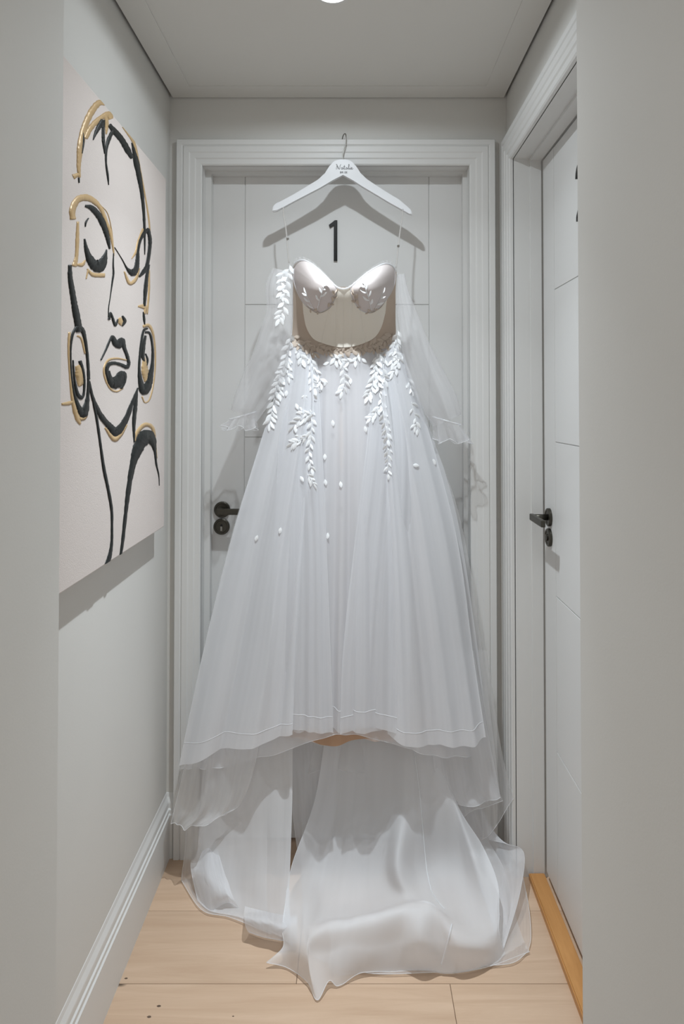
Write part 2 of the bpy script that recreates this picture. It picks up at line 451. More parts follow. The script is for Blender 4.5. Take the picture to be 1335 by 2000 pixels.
box('stile', XD2, XD2+0.004, D2N+0.002, gy0-0.0012, 0.024, D2T-0.010, M_DOOR, leaf, 0.0009)
ZS[0] = 0.024; ZS[-1] = D2T-0.010
for a, b in zip(ZS[:-1], ZS[1:]):
    box('panel', XD2, XD2+0.004, gy0+0.0012, gy1-0.0012, a+0.0012, b-0.0012, M_DOOR, leaf, 0.0009)
h2 = Vector((XD2, 1.868, 1.012)); k2 = Vector((XD2, 1.868, 0.957))
r1 = rose(h2, (-1, 0, 0), d2, 'lever_rose')
tube('lever_neck', [h2 + Vector((-0.006, 0, 0)), h2 + Vector((-0.045, 0, 0))], 0.0085, M_BRONZE, r1, 14)
box('lever_handle', XD2-0.054, XD2-0.042, h2.y-0.108, h2.y+0.010, h2.z-0.009, h2.z+0.009, M_BRONZE, r1, 0.003)
r2 = rose(k2, (-1, 0, 0), d2, 'keyhole_rose')
lathe('key_cylinder', [(0.009, 0), (0.009, 0.012), (0.0001, 0.012)], k2, (-1, 0, 0), M_BRONZE, r2, 18)
# house number 2: a ribbon bent into the figure
zt2, zb2 = zt, zb
yl = PX(1129, 380, XD2).y
hh = zt2-zb2; wd = 0.070
pts2 = [(0.00, 0.775), (0.06, 0.90), (0.22, 0.985), (0.5, 1.0), (0.78, 0.95), (0.92, 0.82), (0.93, 0.68), (0.82, 0.54), (0.5, 0.30), (0.18, 0.10), (0.07, 0.03)]
cen = cr_chain([(a*wd, b*hh) for a, b in pts2], 40); hw = 0.0055
L, R_ = [], []
for i in range(len(cen)):
    d = cen[min(i+1, len(cen)-1)] - cen[max(i-1, 0)]; d = d/np.linalg.norm(d); nn = np.array([-d[1], d[0]])
    L.append(cen[i]+nn*hw); R_.append(cen[i]-nn*hw)
bm = bmesh.new()
ring = []
for a, b in zip(L, R_):
    ring.append([bm.verts.new((x, yl-p[0], zb2+p[1])) for x in (XD2-0.006, XD2-0.001) for p in (a, b)])
for a, b in zip(ring[:-1], ring[1:]):
    for i, j in ((0, 1), (1, 3), (3, 2), (2, 0)):
        bm.faces.new([a[i], a[j], b[j], b[i]])
bm.faces.new([ring[0][k] for k in (0, 1, 3, 2)]); bm.faces.new([ring[-1][k] for k in (0, 2, 3, 1)])
add_box(bm, XD2-0.006, XD2-0.001, yl-wd, yl, zb2-0.0055, zb2+0.0055)
bm_obj('number_two', bm, M_BLACK, d2)
# sill of the side door
bm = bmesh.new(); add_box(bm, 0.490, 0.5335, D2N+0.001, D2F-0.009, 0.0, 0.018)
bmesh.ops.bevel(bm, geom=[e for e in bm.edges if all(v.co.z > 0.01 for v in e.verts)], offset=0.003, segments=2, affect='EDGES')
tag(bm_obj('trim_1', bm, M_SILL), 'orange oak threshold strip below the side door', 'threshold', kind='structure')

# ================================================================== ceiling downlight
dl = tag(empty('ceiling_downlight', (LAMP.x, LAMP.y, ZC)), 'small round recessed downlight in the corridor ceiling', 'downlight')
lathe('trim_ring', [(0.034, -0.0005), (0.043, -0.0005), (0.043, -0.0030), (0.036, -0.0045), (0.034, -0.0040), (0.034, -0.0005)][::-1], (LAMP.x, LAMP.y, ZC), (0, 0, 1), M_TRIM, dl)
lathe('lamp_lens', [(0.033, -0.0020), (0.033, -0.0012), (0.0001, -0.0012)], (LAMP.x, LAMP.y, ZC), (0, 0, 1), M_LENS, dl)

# ================================================================== canvas painting
XF = -0.511
cy0, cy1, cz0, cz1 = 1.045, 1.856, 0.989, 1.938
art = tag(empty('canvas_painting', (XL, (cy0+cy1)/2, cz0)), 'large canvas of a line-drawn face in black and gold brush strokes', 'painting')
box('canvas', XL+0.001, XF, cy0, cy1, cz0, cz1, M_CANVAS, art, 0.002)
def stroke(name, pts, which, mat, lift):
    k, oy = (3.572, 80) if which == 1 else (2.985, 580)
    p = np.array([(100 + a/k, oy + b/k, w/k) for a, b, w in pts])
    n = max(8, len(p)*7)
    q = cr_chain(p, n)
    rng = random.Random(int(pts[0][0]*13 + pts[0][1]))
    up, lo = [], []
    for i in range(n):
        d = q[min(i+1, n-1), :2] - q[max(i-1, 0), :2]; d = d/max(1e-6, np.linalg.norm(d)); nn = np.array([-d[1], d[0]])
        w = max(0.35, q[i, 2]/2) * (1 + rng.uniform(-0.10, 0.10))
        up.append(q[i, :2] + nn*w); lo.append(q[i, :2] - nn*w)
    vs, fs = [], []
    for i in range(n):
        for pt in (up[i], lo[i]):
            a = PX(pt[0], pt[1], XF)
            a.y = min(max(a.y, cy0+0.002), cy1-0.002); a.z = min(max(a.z, cz0+0.001), cz1-0.001)
            vs.append((XF-0.0004, a.y, a.z)); vs.append((XF+lift, a.y, a.z))
        c = (Vector(vs[-1]) + Vector(vs[-3]))/2; vs.append((XF+lift*1.5, c.y, c.z))
    for i in range(n-1):
        a, b = i*5, (i+1)*5
        fs += [(a, a+1, b+1, b), (a+1, a+4, b+4, b+1), (a+4, a+3, b+3, b+4), (a+3, a+2, b+2, b+3)]
    fs += [(0, 2, 3, 4, 1), tuple((n-1)*5 + k for k in (0, 1, 4, 3, 2))]
    return mesh(name, vs, fs, mat, art, True)
BL1 = [
 [(290,692,3),(305,650,18),(330,600,32),(358,552,34)], [(362,550,22),(360,620,18),(362,700,18),(372,785,8)],
 [(428,625,20),(398,690,24),(382,760,15),(380,850,10),(392,940,12),(398,1005,3)],
 [(402,585,26),(440,630,36),(490,690,38),(530,760,38),(562,818,22)],
 [(560,710,6),(575,770,22),(592,850,36),(612,950,32),(630,1060,24),(642,1180,19),(648,1300,15),(650,1400,11),(650,1490,4)],
 [(235,1150,16),(280,1165,34),(330,1220,40),(365,1290,38),(390,1370,28),(406,1450,12)],
 [(258,1235,5),(240,1265,11),(235,1297,4)],
 [(230,1380,8),(240,1440,24),(262,1510,46),(298,1562,68),(335,1568,86),(360,1535,56),(376,1490,22),(384,1455,6)],
 [(432,1480,4),(430,1560,8),(432,1620,11),(424,1680,9),(410,1780,3),(398,1860,3),(396,1925,4)],
 [(440,1440,2),(490,1520,4),(528,1588,14),(565,1615,48),(590,1590,36),(600,1520,24),(603,1460,18),(618,1390,20),(650,1335,26),(678,1312,20)],
 [(672,1310,24),(686,1380,24),(684,1450,22),(667,1560,22),(642,1610,26),(612,1645,10)],
 [(678,1560,16),(665,1640,22),(655,1740,25),(648,1850,16)], [(640,1890,6),(645,1930,15),(650,1978,6)],
 [(218,640,4),(222,700,14),(212,785,6)], [(190,955,10),(192,990,6)],
 [(128,1562,22),(130,1650,30),(145,1750,36),(163,1860,40),(182,1960,46),(192,2030,40)],
]
BL2 = [
 [(150,172,26),(178,190,24),(194,240,18),(206,320,15),(214,420,14),(216,480,16)],
 [(215,460,12),(212,560,15),(205,620,28),(188,680,46),(168,662,36),(150,625,24),(130,560,14),(115,460,11),(110,360,10),(112,280,11),(124,215,14),(148,172,18)],
 [(165,372,18),(183,430,14),(191,500,12),(186,570,12),(170,586,22),(150,560,18),(135,490,10),(128,420,8),(125,368,6)],
 [(218,500,12),(235,570,14),(260,640,24),(300,710,30),(345,760,36),(372,788,48),(405,760,38),(440,700,30),(465,630,20),(490,570,15),(503,530,6)],
 [(220,490,8),(240,590,12),(265,720,13),(285,860,12),(305,1000,16),(330,1120,15),(350,1240,14),(352,1340,12),(350,1440,14),(336,1520,22),(318,1562,18)],
 [(500,540,6),(488,640,22),(480,740,18),(482,848,6)],
 [(403,1505,12),(415,1420,16),(430,1280,18),(445,1150,24),(465,1020,30),(490,920,50),(525,842,74),(560,812,80),(588,842,44),(603,900,16),(610,970,10),(625,1040,5),(628,1100,2)],
 [(335,132,14),(343,92,9),(355,120,12),(372,165,14),(386,130,5)], [(413,110,7),(426,140,20),(412,168,10)],
 [(288,368,6),(315,312,10),(352,232,14),(368,262,34),(392,275,50),(410,255,34),(425,300,20),(440,340,18),(451,385,18)],
 [(452,380,16),(440,408,22),(400,393,18),(360,385,18),(330,397,22),(321,430,20),(330,475,14)],
 [(335,430,8),(340,480,36),(362,505,60),(390,485,66),(412,450,40),(428,462,20),(424,500,14),(405,535,14)],
 [(560,182,10),(538,195,12),(525,250,12),(516,330,12),(511,420,15),(520,500,28),(538,548,46),(562,515,42),(580,450,26),(590,350,15),(586,270,13),(572,212,12),(545,205,12)],
 [(548,225,12),(534,290,24),(532,345,20),(540,375,8)], [(548,330,6),(560,365,10),(556,400,5)],
 [(590,400,10),(575,440,22),(565,480,14)],
]
GO1 = [
 [(370,435,28),(335,430,42),(295,470,42),(255,540,42),(225,620,42),(205,720,46),(195,800,36),(190,880,26),(196,952,16)],
 [(414,545,34),(400,512,42),(355,530,36),(305,570,36),(265,620,36),(238,680,30)], [(375,505,20),(386,580,26),(382,650,8)],
 [(150,1245,40),(146,1180,42),(178,1112,46),(232,1092,46),(290,1112,38),(345,1170,27),(382,1260,22),(412,1340,20),(431,1450,12),(436,1500,5)],
 [(184,1260,16),(180,1400,24),(175,1500,22),(160,1572,34)], [(152,948,36),(190,930,22)], [(180,1560,14),(215,1560,26),(235,1530,8)],
 [(495,600,5),(535,650,14),(570,700,20),(595,780,14),(620,900,8),(650,1060,8),(680,1250,10),(690,1400,7)],
 [(640,1310,16),(605,1400,14),(590,1470,16),(560,1520,4)], [(508,1608,8),(545,1690,24),(590,1660,20),(612,1585,12)],
 [(250,1590,8),(290,1630,26),(372,1635,28)], [(255,1600,10),(242,1660,6)],
 [(683,1600,7),(680,1750,13),(668,1905,9)], [(606,1850,12),(655,1852,24),(650,1905,16)],
 [(330,1135,3),(390,1200,4),(420,1320,4),(428,1400,3)],
]
GO2 = [
 [(150,400,24),(165,440,52),(168,495,40),(160,520,14)], [(105,205,14),(100,300,12),(108,450,12),(125,600,20),(150,700,30),(168,742,10)], [(60,625,12),(100,620,22),(125,610,10)],
 [(438,368,7),(380,358,10),(330,370,12),(306,420,10),(315,480,10),(345,535,10),(380,551,8),(418,532,7)],
 [(312,762,7),(365,828,26),(405,800,20),(440,745,8)], [(488,842,5),(500,790,20),(545,745,23),(590,765,20),(605,850,10),(615,940,4)],
 [(533,172,14),(570,168,18),(596,230,10),(606,350,8),(599,480,6),(575,590,8),(545,615,6),(528,580,8)],
 [(540,355,14),(545,430,40),(556,492,32)], [(398,120,14),(404,150,28),(408,166,8)], [(505,55,7),(545,62,22)], [(150,225,8),(175,245,10),(195,330,8)],
 [(165,712,20),(195,700,24),(212,650,8)],
]
for s in GO1: stroke('gold_brush_stroke', s, 1, M_BRUSHG, 0.0009)
for s in GO2: stroke('gold_brush_stroke', s, 2, M_BRUSHG, 0.0009)
for s in BL1: stroke('black_brush_stroke', s, 1, M_BRUSHB, 0.0013)
for s in BL2: stroke('black_brush_stroke', s, 2, M_BRUSHB, 0.0013)

# ================================================================== clothes hanger
YH = 1.984
hg = tag(empty('clothes_hanger', P(669, 330, YH)), 'white wooden hanger with lettering hooked over the end door frame', 'hanger')
upper = [(532,414),(533,404),(540,397),(552,394),(575,380),(600,365),(622,353),(634,340),(643,326),(652,316),(662,312.5),(676,312.5),(686,316),(695,326),(704,340),(716,353),(735,364),(757,378),(778,390),(793,403),(802,411),(804,421)]
lower = [(799,419),(785,411),(760,397),(735,382),(708,366),(688,353),(669.5,341.5),(650,353),(625,368),(600,381),(575,394),(553,406),(541,413)]
outline = [P(x, y, YH) for x, y in upper + lower]
hb = prism('hanger_body', [(p.x, p.z) for p in outline], 'y', YH-0.007, YH+0.007, M_HANGER, hg, 0.002)
hk = [P(669.5, 314, YH), P(669, 304, YH), P(670.5, 294, YH), P(674, 283, YH), P(675.5, 276, YH)]
ztop = D1T + 0.0748 + 0.0025
hk = [Vector(v) for v in cr_chain([tuple(v) for v in hk] + [(P(675, 272, YH).x, YH+0.001, ztop+0.004), (P(672, 268, YH).x, YH+0.007, ztop+0.009), (P(669, 268, YH).x, YH+0.020, ztop+0.007), (P(667.5, 268, YH).x, YH+0.030, ztop+0.000)], 44)]
tube('hook', hk, 0.0016, M_STEEL, hg, 8)
# lettering: a pen-drawn name over small capitals
def pen(name, strokes, x0, y0, sx, sy, rad):
    vs = []
    for i, s in enumerate(strokes):
        q = cr_chain(s, len(s)*6)
        tube(name, [P(x0 + a*sx, y0 - b*sy, YH-0.0073) for a, b in q], rad, M_INK, hb, 5)
script = [
 [(0.0,2.3),(0.25,2.5),(0.45,1.7),(0.7,0.2)], [(0.1,0.0),(0.2,1.2),(0.35,2.1)], [(0.35,2.1),(0.8,0.9),(1.25,0.1),(1.45,1.6),(1.75,2.5)],
 [(2.35,0.9),(2.1,1.0),(1.9,0.5),(2.1,0.05),(2.35,0.5),(2.4,0.9),(2.45,0.2),(2.7,0.2)],
 [(2.7,0.2),(2.95,1.0),(3.05,2.1),(2.98,0.6),(3.15,0.0),(3.4,0.3)], [(2.7,1.35),(3.4,1.45)],
 [(4.0,0.9),(3.75,1.0),(3.55,0.5),(3.75,0.05),(4.0,0.5),(4.05,0.9),(4.1,0.2),(4.35,0.3)],
 [(4.35,0.3),(4.75,1.5),(4.8,2.4),(4.6,2.4),(4.55,1.0),(4.7,0.05),(4.95,0.3)],
 [(4.95,0.3),(5.15,0.9),(5.15,0.3),(5.3,0.05),(5.5,0.3)], [(5.2,1.45),(5.25,1.55)],
 [(5.5,0.3),(5.8,0.6),(5.85,0.95),(5.65,0.95),(5.6,0.4),(5.85,0.02),(6.3,0.5)],
]
pen('script_letter', script, 656, 331, 5.3, 4.0, 0.00055)
caps = {'B': [[(0,0),(0,1)],[(0,1),(.5,.95),(.5,.6),(0,.52)],[(0,.52),(.6,.45),(.6,.05),(0,0)]], 'R': [[(0,0),(0,1)],[(0,1),(.55,.95),(.55,.55),(0,.5)],[(.2,.5),(.6,0)]],
        'I': [[(.3,0),(.3,1)]], 'D': [[(0,0),(0,1)],[(0,1),(.6,.85),(.6,.15),(0,0)]], 'E': [[(0,0),(0,1)],[(0,1),(.5,1)],[(0,.5),(.45,.5)],[(0,0),(.5,0)]]}
for i, ch in enumerate('BRIDE'):
    for s in caps[ch]:
        q = s if len(s) == 2 else [tuple(v) for v in cr_chain(s, 10)]
        tube('capital_letter', [P(664.2 + i*3.05 + a*2.4, 338.4 - b*3.4, YH-0.0073) for a, b in q], 0.0005, M_INK, hb, 5)

# ================================================================== the wedding dress
dress = tag(empty('wedding_dress', (0, 1.9, 0.0)), 'white tulle wedding gown with leaf lace bodice, sheer sleeves and train', 'dress')
def grid(name, G, mat, parent=None, hem=None, hemr=0.0008, weave=(9.0, 1.0), sides=False):
    """G: array rows x cols x 3"""
    G = np.asarray(G, float); nr, nc = G.shape[:2]
    vs = G.reshape(-1, 3)
    fs = [(i*nc+j, i*nc+j+1, (i+1)*nc+j+1, (i+1)*nc+j) for i in range(nr-1) for j in range(nc-1)]
    ob = mesh(name, vs.tolist(), fs, mat, parent or dress, True)
    at = ob.data.attributes.new('weave', 'FLOAT_VECTOR', 'POINT')
    r0 = random.uniform(0, 50)
    at.data.foreach_set('vector', np.array([(r0 + weave[0]*j/nc, weave[1]*i/nr, r0) for i in range(nr) for j in range(nc)], float).ravel())
    if hem:
        tube('hem_trim', [Vector(v) for v in G[-1 if hem is True else -hem]], hemr, M_HEM, ob, 6)
    if sides:
        tube('edge_trim', [Vector(v) for v in G[:, 0]], hemr*0.8, M_HEM, ob, 5)
        tube('edge_trim', [Vector(v) for v in G[:, -1]], hemr*0.8, M_HEM, ob, 5)
    return ob
def vnoise(x, seed):
    t = np.random.RandomState(seed+1).uniform(-1, 1, 128)
    x = np.asarray(x, float) + 40; i = np.floor(x).astype(int); f = x - i
    a, b, c, d = t[(i-1) % 128], t[i % 128], t[(i+1) % 128], t[(i+2) % 128]
    return 0.5*((2*b) + (c-a)*f + (2*a-5*b+4*c-d)*f*f + (3*b-a-3*c+d)*f**3)
def panel(name, rows_px, mat, nr=60, nc=150, folds=(), amp=(0.002, 0.012), hem=True, hemr=0.0008, lip=0.0, seed=0, sides=False, parent=None, warp=0.3):
    """rows_px: control rows of (px, py, Y), all of one length; folds: (count, weight, phase)"""
    R = [np.array([tuple(P(*p)) for p in row]) for row in rows_px]
    R = [cr_chain(r, nc) for r in R]
    G = np.stack([cr_chain(np.array([r[j] for r in R]), nr) for j in range(nc)], axis=1)
    rng = np.random.RandomState(seed)
    u = np.linspace(0, 1, nc)
    uw = u + warp*0.05*np.sin(2*np.pi*(1.7*u+rng.rand())) + warp*0.03*np.sin(2*np.pi*(4.1*u+rng.rand()))
    for i in range(nr):
        v = i/(nr-1)
        a = amp[0]*(1-v) + amp[1]*v
        z = np.zeros(nc)
        for n_, (k, w, ph) in enumerate(folds):
            z += w*vnoise(2.0*k*uw + 7.3*ph + 0.25*math.sin(2.2*v+5*ph), seed*5+n_)
        G[i, :, 1] += 2.3*a*z
        if lip: G[i, :, 2] += lip*v**3*vnoise(2.0*folds[0][0]*uw + 7.3*folds[0][2], seed*5)
    return grid(name, G, mat, parent, hem, hemr, sides=sides)

surfaces = []
# lining: nude satin tube with an uneven hem
lin = [
 [(577,668,1.965),(600,684,1.957),(635,684,1.950),(668,686,1.948),(705,684,1.950),(745,680,1.957),(768,668,1.965)],
 [(560,860,1.955),(595,870,1.935),(635,872,1.926),(670,872,1.924),(710,872,1.926),(760,870,1.935),(800,860,1.955)],
 [(535,1150,1.955),(580,1155,1.925),(630,1158,1.914),(672,1158,1.912),(718,1158,1.914),(775,1155,1.925),(840,1150,1.955)],
 [(520,1440,1.96),(575,1442,1.912),(625,1452,1.896),(668,1450,1.894),(715,1445,1.896),(775,1447,1.912),(860,1455,1.96)]]
surfaces.append(panel('lining', lin, M_LINING, folds=((6, 0.7, 0.1), (11, 0.3, 0.4)), amp=(0.001, 0.007), hem=False, seed=3))
panel('lining_hem', [
 [(566,1420,1.900),(600,1424,1.886),(630,1428,1.880),(665,1428,1.878),(705,1424,1.880),(742,1424,1.886),(765,1422,1.900)],
 [(566,1440,1.900),(595,1442,1.886),(628,1456,1.880),(655,1458,1.877),(690,1447,1.880),(735,1444,1.886),(765,1450,1.900)]], M_TAN, nr=8, nc=90, folds=((4, 0.7, 0.1),), amp=(0.002, 0.004), hem=False, seed=4)
# sheer back layer, reaching furthest out to both sides
back = [
 [(572,664,1.972),(620,676,1.975),(668,680,1.975),(715,676,1.975),(773,660,1.972)],
 [(536,800,1.972),(600,810,1.98),(670,812,1.98),(745,810,1.98),(822,800,1.972)],
 [(462,1010,1.968),(560,1020,1.982),(675,1020,1.985),(800,1020,1.982),(897,1010,1.968)],
 [(395,1280,1.955),(520,1300,1.98),(675,1300,1.985),(820,1300,1.98),(942,1280,1.955)],
 [(336,1590,1.925),(480,1570,1.965),(660,1500,1.975),(840,1560,1.965),(976,1556,1.935)]]
panel('back_skirt_layer', back, M_SHEER, folds=((9, 0.7, 0.2), (17, 0.3, 0.7)), amp=(0.001, 0.010), seed=5)
# second sheer layer with a longer, pointed hem
sec = [
 [(572,664,1.962),(620,678,1.947),(668,682,1.944),(715,678,1.947),(774,660,1.962)],
 [(530,800,1.958),(600,812,1.93),(670,812,1.925),(745,812,1.93),(826,800,1.958)],
 [(468,1000,1.952),(560,1020,1.915),(675,1020,1.905),(800,1020,1.915),(890,1000,1.952)],
 [(408,1260,1.940),(520,1290,1.90),(675,1300,1.885),(820,1290,1.90),(932,1260,1.945)],
 [(352,1500,1.915),(480,1490,1.885),(664,1436,1.866),(830,1470,1.885),(958,1480,1.935)]]
surfaces.append(panel('middle_skirt_layer', sec, M_TULLE, folds=((8, 0.7, 0.35), (15, 0.35, 0.1)), amp=(0.001, 0.010), seed=8))
# centre panel
cen = [
 [(600,688,1.943),(635,688,1.936),(668,690,1.933),(702,688,1.936),(745,685,1.943)],
 [(590,870,1.915),(632,875,1.902),(670,876,1.898),(710,875,1.902),(760,870,1.915)],
 [(578,1150,1.893),(628,1155,1.884),(668,1155,1.880),(712,1155,1.884),(765,1150,1.893)],
 [(568,1424,1.872),(624,1424,1.862),(664,1428,1.858),(710,1422,1.862),(768,1420,1.872)]]
surfaces.append(panel('centre_skirt_panel', cen, M_TULLE, folds=((5, 0.8, 0.0), (9, 0.35, 0.3)), amp=(0.002, 0.010), lip=0.006, seed=11, hem=4))
# two inner panels closing over the centre, leaving a narrow V
surfaces.append(panel('front_skirt_panel', [
 [(733,688,1.938),(745,688,1.938),(758,686,1.940),(772,675,1.950)],
 [(716,870,1.894),(745,872,1.894),(775,872,1.898),(800,866,1.915)],
 [(690,1080,1.878),(725,1085,1.877),(765,1085,1.880),(800,1080,1.893)],
 [(670,1270,1.866),(710,1275,1.864),(755,1275,1.867),(800,1270,1.878)],
 [(664,1430,1.855),(705,1424,1.853),(752,1422,1.856),(798,1428,1.866)]], M_TULLE, folds=((2, 0.9, 0.3), (6, 0.3, 0.1)), amp=(0.001, 0.008), lip=0.004, seed=31, hem=4, sides=True))
surfaces.append(panel('front_skirt_panel', [
 [(572,675,1.952),(586,686,1.942),(602,690,1.939),(618,690,1.937)],
 [(545,866,1.915),(575,872,1.900),(604,872,1.895),(628,872,1.893)],
 [(535,1080,1.893),(575,1085,1.880),(612,1085,1.877),(638,1085,1.877)],
 [(530,1270,1.878),(572,1275,1.867),(612,1275,1.864),(645,1275,1.865)],
 [(530,1428,1.866),(570,1424,1.856),(612,1424,1.853),(650,1428,1.855)]], M_TULLE, folds=((2, 0.9, 0.7), (6, 0.3, 0.4)), amp=(0.001, 0.008), lip=0.004, seed=33, hem=4, sides=True))
# left overlay
lo = [
 [(566,668,1.956),(580,682,1.945),(598,690,1.937),(600,692,1.934),(606,692,1.933)],
 [(528,800,1.945),(556,806,1.918),(585,810,1.905),(602,812,1.900),(612,812,1.898)],
 [(455,1040,1.925),(500,1060,1.898),(540,1070,1.885),(568,1075,1.880),(590,1075,1.882)],
 [(395,1280,1.905),(452,1300,1.880),(505,1310,1.866),(545,1315,1.862),(576,1315,1.868)],
 [(348,1500,1.880),(415,1476,1.862),(475,1462,1.850),(528,1450,1.846),(571,1432,1.854)]]
surfaces.append(panel('side_skirt_panel', lo, M_TULLE_D, folds=((4, 0.9, 0.15), (8, 0.3, 0.5)), amp=(0.002, 0.011), lip=0.004, seed=14, hem=4, sides=True))
# right overlay
ro = [
 [(738,690,1.931),(744,692,1.931),(746,688,1.937),(762,678,1.945),(777,662,1.956)],
 [(748,812,1.896),(760,812,1.898),(772,810,1.905),(800,806,1.918),(824,800,1.945)],
 [(758,1075,1.878),(785,1075,1.878),(812,1070,1.885),(852,1060,1.898),(890,1040,1.925)],
 [(758,1315,1.864),(800,1315,1.860),(840,1310,1.866),(888,1300,1.880),(926,1290,1.905)],
 [(757,1437,1.854),(805,1455,1.846),(855,1462,1.850),(908,1462,1.862),(950,1446,1.880)]]
surfaces.append(panel('side_skirt_panel', ro, M_TULLE_D, folds=((4, 0.9, 0.6), (8, 0.3, 0.2)), amp=(0.002, 0.011), lip=0.004, seed=17, hem=4, sides=True))
# lower drapes at the sides, hanging past the overlay hems
panel('side_drape', [
 [(440,1250,1.915),(480,1250,1.905),(520,1250,1.90)],
 [(378,1430,1.905),(430,1440,1.895),(505,1450,1.89)],
 [(345,1560,1.892),(410,1575,1.885),(475,1560,1.885)],
 [(332,1612,1.882),(372,1616,1.878),(440,1590,1.882)]], M_SHEER, folds=((3, 0.8, 0.1), (5, 0.4, 0.6)), amp=(0.001, 0.010), nc=70, seed=21, sides=True)
panel('side_drape', [
 [(450,1280,1.93),(480,1280,1.925),(515,1280,1.92)],
 [(420,1450,1.925),(455,1460,1.92),(500,1460,1.918)],
 [(400,1520,1.922),(445,1550,1.918),(488,1520,1.916)],
 [(398,1530,1.922),(470,1592,1.916),(484,1540,1.916)]], M_TULLE, folds=((2, 0.8, 0.3),), amp=(0.001, 0.006), nc=50, seed=22, sides=True)
panel('side_drape', [
 [(820,1280,1.92),(870,1270,1.925),(925,1270,1.935)],
 [(840,1430,1.915),(890,1430,1.92),(950,1420,1.93)],
 [(852,1530,1.912),(905,1540,1.915),(970,1520,1.925)],
 [(868,1562,1.908),(920,1572,1.91),(976,1556,1.92)]], M_TULLE, folds=((3, 0.7, 0.2),), amp=(0.001, 0.008), nc=60, seed=23)
panel('side_drape', [
 [(860,1400,1.945),(900,1400,1.945),(945,1400,1.95)],
 [(878,1520,1.94),(915,1520,1.94),(958,1500,1.945)],
 [(890,1610,1.935),(930,1580,1.935),(980,1560,1.94)]], M_SHEER, folds=((2, 0.8, 0.2),), amp=(0.001, 0.006), nc=40, seed=24)
panel('side_drape', [
 [(900,1280,1.955),(935,1270,1.955),(950,1270,1.955)],
 [(930,1420,1.945),(960,1440,1.945),(978,1460,1.945)],
 [(942,1640,1.935),(975,1600,1.935),(1002,1560,1.93)]], M_SHEER, folds=((2, 0.7, 0.5),), amp=(0.001, 0.006), nc=40, seed=25)

# ---- train
def tr(name, cols, mat, nr=90, nc=140, amp=0.006, seed=0, hem=True, sides=True, hemr=0.0008, rip=(5, 9)):
    """cols: columns from the waist side to the outer hem; entries (px,py,'Y',depth) or (px,py,'Z',height)"""
    C = []
    for c in cols:
        pts = [tuple(P(a, b, d)) if k == 'Y' else tuple(FL(a, b, d)) for a, b, k, d in c]
        C.append(cr_chain(np.array(pts), nr))
    C = np.stack(C, axis=1)
    G = np.stack([cr_chain(C[i], nc) for i in range(nr)], axis=0)
    rng = np.random.RandomState(seed)
    u = np.linspace(0, 1, nc)
    for i in range(nr):
        v = i/(nr-1)
        w = math.sin(math.pi*min(1, v*1.05))**0.6 * amp
        wave = np.array([mnoise.noise(Vector((rip[0]*uu + 0.9*v, 2.2*v, 3.1*seed))) + 0.5*mnoise.noise(Vector((rip[1]*uu - 1.2*v, 5.0*v, 7.7*seed))) for uu in u])*1.6
        G[i, :, 2] += w*wave*v
        G[i, :, 1] += w*wave*(1-v)
    G[:, :, 2] = np.maximum(G[:, :, 2], 0.003 + 0.002*(seed % 3))
    return grid(name, G, mat, None, hem, hemr, sides=sides, weave=(9, 1.5))
Yk, Zk = 'Y', 'Z'
